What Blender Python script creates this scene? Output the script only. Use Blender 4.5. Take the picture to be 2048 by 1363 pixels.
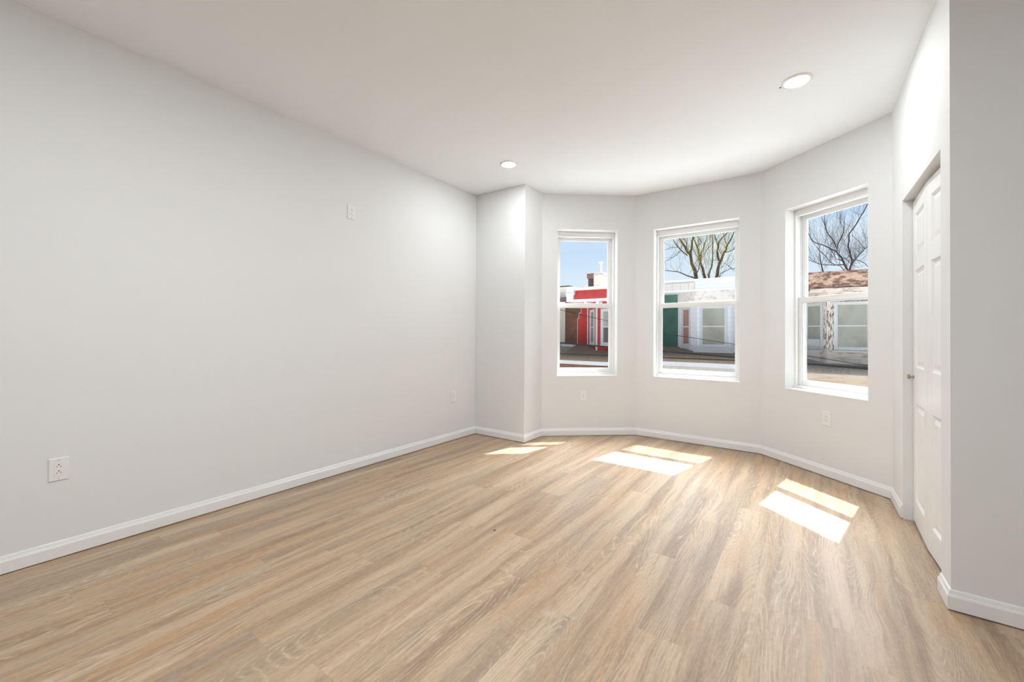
import bpy, bmesh, math, random
from mathutils import Vector, Matrix
import numpy as np
for o in list(bpy.data.objects): bpy.data.objects.remove(o)
SC = bpy.context.scene
COL = SC.collection
random.seed(7)

# ------------------------------------------------------------------ camera
CAM_H = 1.21
FPX, YAW, ROLL, PITCH, V0 = 821.74, 0.6198, -0.0057, 0.0078, 659.2
Fv = Vector((-math.sin(YAW)*math.cos(PITCH), math.cos(YAW)*math.cos(PITCH), math.sin(PITCH)))
Rv0 = Vector((math.cos(YAW), math.sin(YAW), 0)); Uv0 = Rv0.cross(Fv)
Rv = Rv0*math.cos(ROLL) - Uv0*math.sin(ROLL); Uv = Uv0*math.cos(ROLL) + Rv0*math.sin(ROLL)
EYE = Vector((0, 0, CAM_H))
cd = bpy.data.cameras.new('camera'); cam = bpy.data.objects.new('camera', cd); COL.objects.link(cam)
M = Matrix((Rv, Uv, -Fv)).transposed().to_4x4(); M.translation = EYE
cam.matrix_world = M
cd.sensor_fit = 'HORIZONTAL'; cd.sensor_width = 36; cd.lens = FPX*36/2048
cd.shift_y = -(681.5-V0)/2048; cd.clip_start = 0.02; cd.clip_end = 400
SC.camera = cam

# ------------------------------------------------------------------ sky, sun, exposure
SC.view_settings.view_transform = 'Standard'; SC.view_settings.look = 'None'
SC.view_settings.gamma = 1; SC.view_settings.use_curve_mapping = False
SC.view_settings.exposure = 0.0
W = bpy.data.worlds.new('sky'); SC.world = W; W.use_nodes = True
nt = W.node_tree; nt.nodes.clear()
def wn(t, **k):
    n = nt.nodes.new(t)
    for a, b in k.items(): setattr(n, a, b)
    return n
tc = wn('ShaderNodeTexCoord'); sx = wn('ShaderNodeSeparateXYZ'); nt.links.new(tc.outputs['Generated'], sx.inputs[0])
rp = wn('ShaderNodeValToRGB'); nt.links.new(sx.outputs['Z'], rp.inputs[0])
e = rp.color_ramp.elements
e[0].position = 0.0; e[0].color = (.84, .91, 1.0, 1)
e[1].position = 0.42; e[1].color = (.38, .60, .98, 1)
y_ = e.new(.24); y_.color = (.52, .72, .99, 1)
x = e.new(.13); x.color = (.73, .86, 1.0, 1)
nz = wn('ShaderNodeTexNoise'); nz.inputs['Scale'].default_value = 2.6; nz.inputs['Detail'].default_value = 5
mp = wn('ShaderNodeMapping'); mp.inputs['Scale'].default_value = (1, 1, 3.2)
nt.links.new(tc.outputs['Generated'], mp.inputs[0]); nt.links.new(mp.outputs[0], nz.inputs['Vector'])
cr = wn('ShaderNodeValToRGB'); nt.links.new(nz.outputs[0], cr.inputs[0])
cr.color_ramp.elements[0].position = .42; cr.color_ramp.elements[1].position = .72
cr.color_ramp.elements[1].color = (.8, .8, .8, 1)
mx = wn('ShaderNodeMixRGB'); nt.links.new(cr.outputs[0], mx.inputs[0]); nt.links.new(rp.outputs[0], mx.inputs[1])
mx.inputs[2].default_value = (.90, .95, 1.0, 1)
# bright aureole of the hazy sky around the sun, high above the roofs
SUN_AZ, SUN_EL = math.atan(.21), math.radians(58.6)
S = Vector((math.sin(SUN_AZ)*math.cos(SUN_EL), math.cos(SUN_AZ)*math.cos(SUN_EL), math.sin(SUN_EL)))
AUREOLE = 18.0
dt = wn('ShaderNodeVectorMath', operation='DOT_PRODUCT'); nt.links.new(tc.outputs['Generated'], dt.inputs[0]); dt.inputs[1].default_value = S
mr = wn('ShaderNodeMapRange', interpolation_type='SMOOTHSTEP'); nt.links.new(dt.outputs['Value'], mr.inputs['Value'])
mr.inputs['From Min'].default_value = .80; mr.inputs['From Max'].default_value = 1.0; mr.inputs['To Min'].default_value = 1.0; mr.inputs['To Max'].default_value = AUREOLE*2
bg = wn('ShaderNodeBackground'); nt.links.new(mr.outputs[0], bg.inputs[1])
mr2 = wn('ShaderNodeMapRange', interpolation_type='SMOOTHSTEP'); nt.links.new(dt.outputs['Value'], mr2.inputs['Value'])
mr2.inputs['From Min'].default_value = .80; mr2.inputs['From Max'].default_value = .90
mw = wn('ShaderNodeMixRGB'); nt.links.new(mr2.outputs[0], mw.inputs[0]); nt.links.new(mx.outputs[0], mw.inputs[1]); mw.inputs[2].default_value = (.97, .98, 1, 1)
nt.links.new(mw.outputs[0], bg.inputs[0])
wo = wn('ShaderNodeOutputWorld'); nt.links.new(bg.outputs[0], wo.inputs[0])

SUN_E = 11.0
sd = bpy.data.lights.new('sun', 'SUN'); sun = bpy.data.objects.new('sun', sd); COL.objects.link(sun)
sd.energy = SUN_E; sd.angle = math.radians(.55); sd.color = (.97, .985, 1.0)
sun.rotation_euler = (-S).to_track_quat('-Z', 'Y').to_euler()
sun.location = (2, 12, 20)
LAMP = 290          # radiance of the recessed lamp lenses

# ------------------------------------------------------------------ material helpers
class NG:
    def __init__(s, name):
        s.m = bpy.data.materials.new(name); s.m.use_nodes = True
        s.t = s.m.node_tree; s.t.nodes.clear()
        s.out = s.n('ShaderNodeOutputMaterial')
    def n(s, t, **k):
        n = s.t.nodes.new(t)
        for a, b in k.items(): setattr(n, a, b)
        return n
    def L(s, a, b): s.t.links.new(a, b)
    def inp(s, sock, v):
        if hasattr(v, 'default_value') or hasattr(v, 'is_linked'): s.L(v, sock)
        elif isinstance(v, tuple) and len(v) == 3 and sock.type == 'RGBA': sock.default_value = (*v, 1)
        else: sock.default_value = v
    def math(s, op, a, b=0.0, c=None):
        n = s.n('ShaderNodeMath', operation=op); s.inp(n.inputs[0], a); s.inp(n.inputs[1], b)
        if c is not None: s.inp(n.inputs[2], c)
        return n.outputs[0]
    def pos(s): return s.n('ShaderNodeTexCoord').outputs['Object']
    def sep(s, v):
        n = s.n('ShaderNodeSeparateXYZ'); s.L(v, n.inputs[0]); return n.outputs
    def comb(s, x, y, z):
        n = s.n('ShaderNodeCombineXYZ'); s.inp(n.inputs[0], x); s.inp(n.inputs[1], y); s.inp(n.inputs[2], z); return n.outputs[0]
    def noise(s, v, scale, detail=3.0, rough=.55, dist=0.0):
        n = s.n('ShaderNodeTexNoise'); s.L(v, n.inputs['Vector']); n.inputs['Scale'].default_value = scale
        n.inputs['Detail'].default_value = detail; n.inputs['Roughness'].default_value = rough; n.inputs['Distortion'].default_value = dist
        return n.outputs[0]
    def white(s, v):
        n = s.n('ShaderNodeTexWhiteNoise'); n.noise_dimensions = '2D'; s.L(v, n.inputs['Vector']); return n.outputs
    def ramp(s, f, pts, interp='LINEAR'):
        n = s.n('ShaderNodeValToRGB'); s.inp(n.inputs[0], f); n.color_ramp.interpolation = interp
        e = n.color_ramp.elements
        while len(e) < len(pts): e.new(.5)
        for q, (p, c) in zip(e, pts):
            q.position = p; q.color = (*c, 1) if isinstance(c, tuple) else (c, c, c, 1)
        return n.outputs[0]
    def mix(s, f, a, b, mode='MIX'):
        n = s.n('ShaderNodeMixRGB', blend_type=mode); s.inp(n.inputs[0], f); s.inp(n.inputs[1], a); s.inp(n.inputs[2], b); return n.outputs[0]
    def bump(s, h, st, d=.01):
        n = s.n('ShaderNodeBump'); s.L(h, n.inputs['Height']); n.inputs['Strength'].default_value = st; n.inputs['Distance'].default_value = d; return n.outputs[0]
    def bsdf(s, col, rough=.5, metal=0.0, spec=.5, normal=None):
        n = s.n('ShaderNodeBsdfPrincipled'); s.inp(n.inputs['Base Color'], col); s.inp(n.inputs['Roughness'], rough)
        n.inputs['Metallic'].default_value = metal; n.inputs['Specular IOR Level'].default_value = spec
        if normal is not None: s.L(normal, n.inputs['Normal'])
        s.L(n.outputs[0], s.out.inputs[0]); return n
def plain(name, col, rough=.5, metal=0.0, spec=.5, var=.0, scale=30.0):
    g = NG(name)
    if var:
        f = g.noise(g.pos(), scale, 3)
        c = g.mix(f, tuple(v*(1-var) for v in col), tuple(min(1, v*(1+var)) for v in col))
    else: c = col
    g.bsdf(c, rough, metal, spec); return g.m
def paint(name, col, rough, bump=.02):
    g = NG(name); p = g.pos()
    big = g.noise(p, .7, 2)
    c = g.mix(big, tuple(v*.985 for v in col), col)
    fine = g.noise(p, 260, 2)
    g.bsdf(c, rough, 0, .35, g.bump(fine, bump, .002)); return g.m

MAT = {}
MAT['wall'] = paint('wall_paint', (.805, .81, .807), .62, .05)
MAT['ceil'] = paint('ceiling_paint', (.945, .968, .985), .8, .03)
MAT['trim'] = paint('trim_paint', (.86, .86, .85), .32, .01)
MAT['door'] = paint('door_paint', (.87, .87, .86), .33, .01)
MAT['vinyl'] = plain('white_vinyl', (.86, .86, .85), .35)
MAT['plastic'] = plain('outlet_plastic', (.86, .86, .85), .28)
MAT['black'] = plain('slot_black', (.01, .01, .01), .6)
MAT['screwmetal'] = plain('painted_screw', (.55, .54, .52), .4, .3)
MAT['nickel'] = plain('brushed_nickel', (.45, .40, .34), .32, 1.0)
MAT['darkmetal'] = plain('dark_metal', (.06, .055, .05), .45, .6)
def lens_mat():
    g = NG('lamp_lens'); n = g.n('ShaderNodeEmission'); n.inputs[0].default_value = (.94, .985, 1.015, 1); n.inputs[1].default_value = LAMP
    g.L(n.outputs[0], g.out.inputs[0]); return g.m
MAT['lens'] = lens_mat()
def glass_mat(name, tint, refl):
    g = NG(name); t = g.n('ShaderNodeBsdfTransparent'); t.inputs[0].default_value = (*tint, 1)
    s = g.n('ShaderNodeBsdfGlossy'); s.inputs['Roughness'].default_value = 0.0
    lw = g.n('ShaderNodeFresnel'); lw.inputs[0].default_value = 1.45
    m = g.n('ShaderNodeMixShader'); g.L(g.math('MULTIPLY', g.math('MULTIPLY', lw.outputs[0], refl), g.math('SUBTRACT', 1.0, g.n('ShaderNodeNewGeometry').outputs['Backfacing'])), m.inputs[0]); g.L(t.outputs[0], m.inputs[1]); g.L(s.outputs[0], m.inputs[2])
    g.L(m.outputs[0], g.out.inputs[0]); return g.m
MAT['glass'] = glass_mat('window_glass', (.97, .985, .98), .01)
def screen_mat():
    g = NG('insect_screen_mesh'); t = g.n('ShaderNodeBsdfTransparent')
    d = g.n('ShaderNodeBsdfDiffuse'); d.inputs[0].default_value = (.02, .02, .02, 1)
    m = g.n('ShaderNodeMixShader'); m.inputs[0].default_value = .22
    g.L(t.outputs[0], m.inputs[1]); g.L(d.outputs[0], m.inputs[2]); g.L(m.outputs[0], g.out.inputs[0]); return g.m
MAT['screen'] = screen_mat()

def floor_mat():
    g = NG('oak_vinyl_plank'); p = g.pos(); x, y, z = g.sep(p)
    PW, PL = .1825, 1.22
    xs = g.math('DIVIDE', g.math('ADD', x, 1.8375+.1825*200), PW); i = g.math('FLOOR', xs); fx = g.math('FRACT', xs)
    off = g.math('MULTIPLY', g.white(g.comb(i, 3.7, 0))[0], PL)
    ys = g.math('DIVIDE', g.math('ADD', g.math('ADD', y, 40.0), off), PL); j = g.math('FLOOR', ys); fy = g.math('FRACT', ys)
    wn_ = g.white(g.comb(i, j, 0)); r1 = wn_[0]; rc = g.sep(wn_[1])
    ox = g.math('ADD', x, g.math('MULTIPLY', rc[0], 31.0)); oy = g.math('ADD', y, g.math('MULTIPLY', rc[1], 57.0)); oz = g.math('MULTIPLY', rc[2], 23.0)
    wob = g.noise(g.comb(g.math('MULTIPLY', ox, 3.0), g.math('MULTIPLY', oy, 1.6), oz), 1.0, 2)
    wx = g.math('ADD', ox, g.math('MULTIPLY', wob, .10))
    # broad soft streaks along the plank
    def two(kx, ky, q, d):
        a_ = g.noise(g.comb(g.math('MULTIPLY', g.math('ADD', x, g.math('MULTIPLY', wob2, .12)), kx), g.math('MULTIPLY', y, ky), q), 1.0, d, .5)
        b_ = g.noise(g.comb(g.math('MULTIPLY', wx, kx), g.math('MULTIPLY', oy, ky), g.math('ADD', oz, q)), 1.0, d, .5)
        return g.math('ADD', g.math('MULTIPLY', a_, .58), g.math('MULTIPLY', b_, .42))
    wob2 = g.noise(g.comb(g.math('MULTIPLY', x, 2.0), g.math('MULTIPLY', y, 1.2), 4.0), 1.0, 2)
    s1 = two(11.0, .55, 0.0, 2.5)
    s1_ = g.noise(g.comb(g.math('MULTIPLY', wx, 11.0), g.math('MULTIPLY', oy, .60), oz), 1.0, 2.5, .5)
    s2 = g.noise(g.comb(g.math('MULTIPLY', wx, 34.0), g.math('MULTIPLY', oy, 1.3), oz), 1.0, 3, .6)
    s3 = g.noise(g.comb(g.math('MULTIPLY', ox, 330.0), g.math('MULTIPLY', oy, 9.0), oz), 1.0, 2, .6)
    s4 = two(8.0, .8, 9.0, 1.5)
    s5 = two(7.0, .7, 19.0, 1.5)
    s6 = g.noise(g.comb(g.math('MULTIPLY', ox, 90.0), g.math('MULTIPLY', oy, 45.0), oz), 1.0, 2, .6)
    base = g.ramp(s1, [(.38, (.28, .16, .082)), (.46, (.48, .31, .178)), (.53, (.63, .44, .272)), (.61, (.75, .56, .375))])
    base = g.mix(g.ramp(s4, [(.51, 0.0), (.62, .65)]), base, (.66, .36, .14))       # honey patches
    base = g.mix(g.ramp(s5, [(.51, 0.0), (.62, .60)]), base, (.40, .31, .215))      # greyed bands
    base = g.mix(g.ramp(s2, [(.53, 0.0), (.68, .6)]), base, (.27, .17, .098))      # dark grain streaks
    base = g.mix(g.ramp(s2, [(.30, .40), (.45, 0.0)]), base, (.74, .57, .40))
    base = g.mix(.30, base, g.ramp(s3, [(.30, (.24, .15, .085)), (.72, (.78, .60, .43))]))
    base = g.mix(.10, base, g.ramp(s6, [(.35, (.24, .15, .085)), (.65, (.78, .60, .43))]))
    # cathedral rings: contour lines of a stretched noise field, limed, only in places
    fld = g.noise(g.comb(g.math('MULTIPLY', g.math('ADD', ox, g.math('MULTIPLY', wob, .05)), 4.2), g.math('MULTIPLY', oy, .62), oz), 1.0, .6, .4)
    ring = g.math('SINE', g.math('MULTIPLY', fld, 300.0))
    jit = g.noise(g.comb(g.math('MULTIPLY', ox, 70.0), g.math('MULTIPLY', oy, 14.0), oz), 1.0, 2)
    where = g.ramp(g.noise(g.comb(g.math('MULTIPLY', ox, 5.0), g.math('MULTIPLY', oy, 1.1), g.math('ADD', oz, 31.0)), 1.0, 1), [(.44, .12), (.62, 1.0)])
    brk = g.math('MULTIPLY', g.ramp(jit, [(.42, 0.0), (.62, 1.0)]), where)
    ringm = g.math('MULTIPLY', g.ramp(ring, [(.72, 0.0), (.98, 1.0)]), brk)
    base = g.mix(g.math('MULTIPLY', ringm, .48), base, (.80, .69, .55))
    ringd = g.math('MULTIPLY', g.ramp(ring, [(.02, 1.0), (.3, 0.0)]), brk)
    base = g.mix(g.math('MULTIPLY', ringd, .22), base, (.17, .105, .06))
    # plank to plank tone
    tone = g.math('ADD', .75, g.math('MULTIPLY', r1, .10))
    base = g.mix(1.0, base, g.comb(tone, tone, tone), 'MULTIPLY')
    sx_ = g.math('MULTIPLY', g.math('GREATER_THAN', fx, .006), g.math('LESS_THAN', fx, .994))
    sy_ = g.math('GREATER_THAN', fy, .0014)
    seam = g.math('SUBTRACT', 1.0, g.math('MULTIPLY', sx_, sy_))
    base = g.mix(g.math('MULTIPLY', seam, .22), base, (.14, .09, .055))
    hgt = g.math('ADD', g.math('MULTIPLY', s3, .6), g.math('MULTIPLY', ring, .25))
    g.bsdf(base, g.ramp(s3, [(.2, .40), (.8, .50)]), 0, .85, g.bump(hgt, .10, .002)); return g.m
MAT['floor'] = floor_mat()

# outdoor materials
def brick(name, c1, c2, mortar, var=.25):
    g = NG(name); x, y, z = g.sep(g.pos())
    b = g.n('ShaderNodeTexBrick'); g.L(g.comb(g.math('ADD', x, y), z, 0), b.inputs['Vector'])
    b.inputs['Color1'].default_value = (*c1, 1); b.inputs['Color2'].default_value = (*c2, 1); b.inputs['Mortar'].default_value = (*mortar, 1)
    b.inputs['Scale'].default_value = 1.0; b.inputs['Brick Width'].default_value = .22; b.inputs['Row Height'].default_value = .075; b.inputs['Mortar Size'].default_value = .008
    nn = g.noise(g.pos(), 1.3, 4)
    c = g.mix(1.0, b.outputs[0], g.ramp(nn, [(.3, 1-var), (.7, 1.0)]), 'MULTIPLY')
    g.bsdf(c, .8, 0, .3); return g.m
def siding(name, c, course=.19, line=.35, axis='z', dirt=(.6, .58, .55), dirtamt=.25):
    g = NG(name); x, y, z = g.sep(g.pos())
    q = z if axis == 'z' else g.math('ADD', x, y)
    f = g.math('FRACT', g.math('DIVIDE', g.math('ADD', q, 20.0), course))
    nn = g.ramp(g.noise(g.pos(), 2.5, 4), [(.45, 0.0), (.8, 1.0)])
    col = g.mix(g.math('MULTIPLY', nn, dirtamt), c, dirt)
    col = g.mix(g.math('MULTIPLY', g.math('LESS_THAN', f, .09), line), col, tuple(v*.25 for v in c))
    g.bsdf(col, .6, 0, .3, g.bump(f, .5, .012)); return g.m
def peel(name, a, b, scale=(9, 9, 2.2), lo=.46, hi=.54, d=None):
    g = NG(name); mpn = g.n('ShaderNodeMapping'); mpn.inputs['Scale'].default_value = scale; g.L(g.pos(), mpn.inputs[0])
    f = g.noise(mpn.outputs[0], 1.0, 6, .65)
    c = g.mix(g.ramp(f, [(lo, 0.0), (hi, 1.0)]), a, b)
    if d:
        f2 = g.noise(mpn.outputs[0], 2.3, 5, .6); c = g.mix(g.ramp(f2, [(.52, 0.0), (.6, 1.0)]), c, d)
    g.bsdf(c, .85, 0, .2); return g.m
def shingle(name, a, b):
    g = NG(name); f = g.noise(g.pos(), 22, 5, .8); f2 = g.noise(g.pos(), 1.5, 3)
    c = g.mix(g.ramp(f, [(.38, 0.0), (.62, 1.0)]), a, b)
    c = g.mix(g.math('MULTIPLY', f2, .3), c, tuple(v*.6 for v in a)); g.bsdf(c, .95, 0, .1); return g.m
MAT['red_brick'] = brick('red_painted_brick', (.62, .065, .05), (.52, .05, .042), (.46, .05, .045))
MAT['brown_brick'] = brick('brown_brick', (.25, .105, .060), (.18, .075, .045), (.22, .15, .11), .35)
MAT['dark_brick'] = brick('chimney_brick', (.06, .035, .03), (.10, .045, .035), (.22, .19, .17), .2)
MAT['red_paint'] = plain('red_paint', (.60, .065, .05), .7, var=.25, scale=4)
MAT['white_trim'] = plain('white_trim_paint', (.62, .62, .63), .6, var=.05, scale=6)
MAT['white_siding'] = siding('white_siding', (.80, .81, .84))
MAT['green_wall'] = plain('dark_green_stucco', (.045, .125, .09), .85, var=.6, scale=2.2)
MAT['cream'] = siding('cream_siding', (.74, .68, .57), .16, .12)
MAT['beige_panel'] = siding('beige_panel', (.50, .46, .41), .32, .25, 'x')
MAT['beige_frieze'] = peel('stained_beige_frieze', (.56, .52, .48), (.38, .32, .28), (5, 5, 9), .50, .66)
MAT['peel_post'] = peel('peeling_white_paint', (.82, .74, .68), (.22, .18, .15), (20, 20, 4.5), .50, .56)
MAT['peel_cornice'] = peel('peeling_brown_cornice', (.42, .28, .21), (.14, .075, .05), (2.6, 2.6, 6), .45, .52, (.27, .23, .19))
MAT['peel_cream'] = peel('peeling_cream_band', (.54, .47, .41), (.30, .24, .20), (3, 3, 14), .50, .60)
MAT['peel_sill'] = peel('stained_sill_band', (.72, .65, .58), (.46, .30, .17), (2.2, 2.2, 6), .52, .66)
MAT['tan_board'] = peel('weathered_tan_boards', (.62, .50, .39), (.46, .36, .28), (1.2, 1.2, 12), .45, .65)
MAT['shingle_brown'] = shingle('brown_shingles', (.19, .13, .085), (.40, .295, .20))
MAT['shingle_grey'] = shingle('grey_shingles', (.15, .122, .095), (.56, .48, .40))
MAT['roof_tan'] = shingle('tan_rolled_roof', (.32, .27, .20), (.42, .36, .28))
MAT['roof_dark'] = shingle('dark_flat_roof', (.10, .085, .075), (.2, .17, .15))
MAT['tan_stucco'] = plain('tan_stucco', (.64, .56, .47), .9, var=.2, scale=7)
MAT['grey_trim'] = plain('grey_window_trim', (.70, .69, .66), .5)
MAT['galv'] = plain('galvanised_pipe', (.62, .60, .60), .5, .2)
MAT['cable'] = plain('black_cable', (.022, .022, .022), .95, 0, .05)
MAT['asphalt'] = plain('street_asphalt', (.62, .62, .62), .9, var=.15, scale=3)
MAT['bark'] = plain('dark_bark', (.040, .030, .024), .95, var=.4, scale=9)
MAT['bark_pale'] = plain('reddish_bark', (.05, .036, .032), .95, var=.3, scale=9)
MAT['bud'] = plain('yellow_green_buds', (.62, .50, .03), .8, var=.4, scale=3)
MAT['curtain'] = peel('pale_blind', (.66, .61, .54), (.46, .41, .35), (1.1, 1.1, .7), .42, .62)  # blotchy tones painted in for the reflections in the opposite panes
MAT['pinkcurtain'] = plain('pink_curtain', (.66, .36, .29), .9)
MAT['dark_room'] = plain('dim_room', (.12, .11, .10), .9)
MAT['facade_glass'] = glass_mat('facade_window_glass', (.90, .92, .91), 1.6)

# ------------------------------------------------------------------ mesh helpers
class MB:
    """collects shapes for ONE mesh object"""
    def __init__(s): s.v = []; s.f = []; s.m = []
    def poly(s, verts, faces, mi=0):
        o = len(s.v); s.v += [tuple(q) for q in verts]; s.f += [[o+i for i in f] for f in faces]; s.m += [mi]*len(faces)
    def box(s, x0, x1, y0, y1, z0, z1, mi=0):
        s.poly([(x0,y0,z0),(x1,y0,z0),(x1,y1,z0),(x0,y1,z0),(x0,y0,z1),(x1,y0,z1),(x1,y1,z1),(x0,y1,z1)],
               [(3,2,1,0),(4,5,6,7),(0,1,5,4),(1,2,6,5),(2,3,7,6),(3,0,4,7)], mi)
    def prism(s, foot, z0, z1, mi=0):          # foot: ccw list of xy
        n = len(foot)
        a = sum(foot[i][0]*foot[(i+1)%n][1]-foot[(i+1)%n][0]*foot[i][1] for i in range(n))
        if a < 0: foot = foot[::-1]
        s.poly([(x,y,z0) for x,y in foot]+[(x,y,z1) for x,y in foot],
               [tuple(range(n))[::-1], tuple(range(n,2*n))]+[(i,(i+1)%n,n+(i+1)%n,n+i) for i in range(n)], mi)
    def tube(s, pts, rad, n=8, mi=0, cap=True):
        pts = [Vector(p) for p in pts]; rad = rad if isinstance(rad, (list, tuple)) else [rad]*len(pts)
        o = len(s.v); prev = None
        for k, p in enumerate(pts):
            d = (pts[min(k+1, len(pts)-1)]-pts[max(k-1, 0)]).normalized()
            if prev is None: a = d.orthogonal().normalized()
            else: a = (prev - d*prev.dot(d)).normalized()
            prev = a; b = d.cross(a)
            for i in range(n):
                t = 2*math.pi*i/n; q = p+(a*math.cos(t)+b*math.sin(t))*rad[k]; s.v.append(tuple(q))
        for k in range(len(pts)-1):
            for i in range(n):
                s.f.append([o+k*n+i, o+k*n+(i+1)%n, o+(k+1)*n+(i+1)%n, o+(k+1)*n+i]); s.m.append(mi)
        if cap:
            s.f.append([o+i for i in range(n)][::-1]); s.f.append([o+(len(pts)-1)*n+i for i in range(n)]); s.m += [mi, mi]
    def lathe(s, prof, n=32, mi=0, mat=None):  # prof: (r,z) list around local z
        o = len(s.v)
        for r, z in prof:
            for i in range(n):
                t = 2*math.pi*i/n; q = Vector((r*math.cos(t), r*math.sin(t), z)); q = mat @ q if mat else q; s.v.append(tuple(q))
        for k in range(len(prof)-1):
            for i in range(n): s.f.append([o+k*n+i, o+k*n+(i+1)%n, o+(k+1)*n+(i+1)%n, o+(k+1)*n+i]); s.m.append(mi)
        s.f.append([o+i for i in range(n)][::-1]); s.f.append([o+(len(prof)-1)*n+i for i in range(n)]); s.m += [mi, mi]
    def build(s, name, mats, parent=None, bevel=0.0, smooth=False, xf=None):
        me = bpy.data.meshes.new(name)
        v = [tuple(xf @ Vector(q)) for q in s.v] if xf else s.v
        me.from_pydata(v, [], s.f); me.update()
        mats = mats if isinstance(mats, (list, tuple)) else [mats]
        for m in mats: me.materials.append(m)
        for p, mi in zip(me.polygons, s.m): p.material_index = mi
        bm = bmesh.new(); bm.from_mesh(me); bmesh.ops.recalc_face_normals(bm, faces=bm.faces); bm.to_mesh(me); bm.free()
        if smooth:
            for p in me.polygons: p.use_smooth = True
            me.set_sharp_from_angle(angle=math.radians(40))
        o = bpy.data.objects.new(name, me); COL.objects.link(o)
        if parent: o.parent = parent
        if bevel:
            b = o.modifiers.new('bevel', 'BEVEL'); b.width = bevel; b.segments = 2; b.limit_method = 'ANGLE'; b.angle_limit = math.radians(40)
        return o
def tag(o, label=None, cat=None, group=None, kind=None):
    if label: o['label'] = label
    if cat: o['category'] = cat
    if group: o['group'] = group
    if kind: o['kind'] = kind
    return o
def empty(name, loc=(0,0,0), mat=None):
    o = bpy.data.objects.new(name, None); COL.objects.link(o); o.empty_display_size = .1
    if mat is not None: o.matrix_world = mat
    else: o.location = loc
    return o
def copy_tree(o, parent=None):
    c = o.copy(); COL.objects.link(c); c.parent = parent
    for ch in list(o.children): copy_tree(ch, c)
    return c
def structure(o, label, cat): return tag(o, label, cat, kind='structure')

# ------------------------------------------------------------------ room shell
H = 2.865
XL, YS, XB, YC = -3.240, 3.7815, -2.528, 4.1476
A = (XL, YS); B = (XB, YS); C = (XB, YC); D = (-1.6586, 4.872); E_ = (-.3669, 4.872); F_ = (.525, 4.1033)
FX, YG = .525, 2.6183
JY1, JY0, DZ = 3.716, 2.775, 2.10        # closet opening
XR, YB = 1.75, -2.6
TH = .16
def wallmat(a, b):
    """local frame of a wall: +x along a->b, +y outward, z up; origin a"""
    t = Vector((b[0]-a[0], b[1]-a[1], 0)); ln = t.length; t.normalize(); n = Vector((-t.y, t.x, 0))
    m = Matrix((t, n, Vector((0,0,1)))).transposed().to_4x4(); m.translation = Vector((a[0], a[1], 0)); return m, ln
ZF = -.12
m = MB(); m.box(XL-.2, XR+.2, YB-.2, YC+.02, ZF, 0)
bay = [C, D, E_, F_]
m.prism([(C[0]-.1, C[1]), (D[0]-.06, D[1]+.15), (E_[0]+.06, E_[1]+.15), (F_[0]+.1, F_[1])], ZF, 0)
fl = MB(); fl.prism([(XL-.15, YB-.15), (XR+.15, YB-.15), (XR+.15, YG+.05), (FX+.7, YG+.05), (FX+.7, F_[1]+.05), (F_[0]+.08, F_[1]+.03), (E_[0]+.05, E_[1]+.12), (D[0]-.05, D[1]+.12), (C[0]-.08, C[1]+.03), (XL-.15, C[1]+.03)], ZF, 0)
structure(fl.build('floor', MAT['floor']), 'light oak wood-look plank floor running towards the bay', 'floor')
cl = MB(); cl.prism([(XL-.15, YB-.15), (XR+.15, YB-.15), (XR+.15, YG+.1), (FX+.7, YG+.1), (FX+.7, F_[1]+.1), (F_[0]+.09, F_[1]+.05), (E_[0]+.06, E_[1]+.15), (D[0]-.06, D[1]+.15), (C[0]-.08, C[1]+.05), (XL-.15, C[1]+.05)], H, H+.15)
structure(cl.build('ceiling', MAT['ceil']), 'plain white ceiling with recessed lamps', 'ceiling')

m = MB(); m.box(XL-.14, XL, YB-.14, YS+.3, 0, H)
structure(m.build('wall_left', MAT['wall']), 'long bare off-white wall with three outlets', 'wall')
m = MB(); m.box(XL, XB, YS, YC+.10, 0, H)
structure(m.build('wall_front', MAT['wall'], bevel=.003), 'boxed-out wall stub between long wall and bay', 'wall')

TANH = math.tan(math.radians(20))
def bay_wall(name, a, b, u0, u1, z0, z1, ea, eb, label):
    mt, ln = wallmat(a, b); m = MB(); oa, ob = TH*ea, TH*eb
    # footprint pieces in the wall's local frame
    m.prism([(0,0),(u0,0),(u0,TH),(-oa,TH)], 0, H); m.prism([(u1,0),(ln,0),(ln+ob,TH),(u1,TH)], 0, H)
    m.prism([(u0,0),(u1,0),(u1,TH),(u0,TH)], 0, z0); m.prism([(u0,0),(u1,0),(u1,TH),(u0,TH)], z1, H)
    o = m.build(name, MAT['wall']); o.matrix_world = mt
    structure(o, label, 'wall'); return mt, ln
WIN = [('wall_bay_left', C, D, .181, .913, .709, 2.446, .0, TANH, 'left angled wall of the bay'),
       ('wall_bay_center', D, E_, .213, 1.103, .714, 2.435, TANH, TANH, 'middle wall of the bay'),
       ('wall_bay_right', E_, F_, .276, 1.012, .703, 2.400, TANH, .0, 'right angled wall of the bay')]
wm = [bay_wall(*w) for w in WIN]

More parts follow.
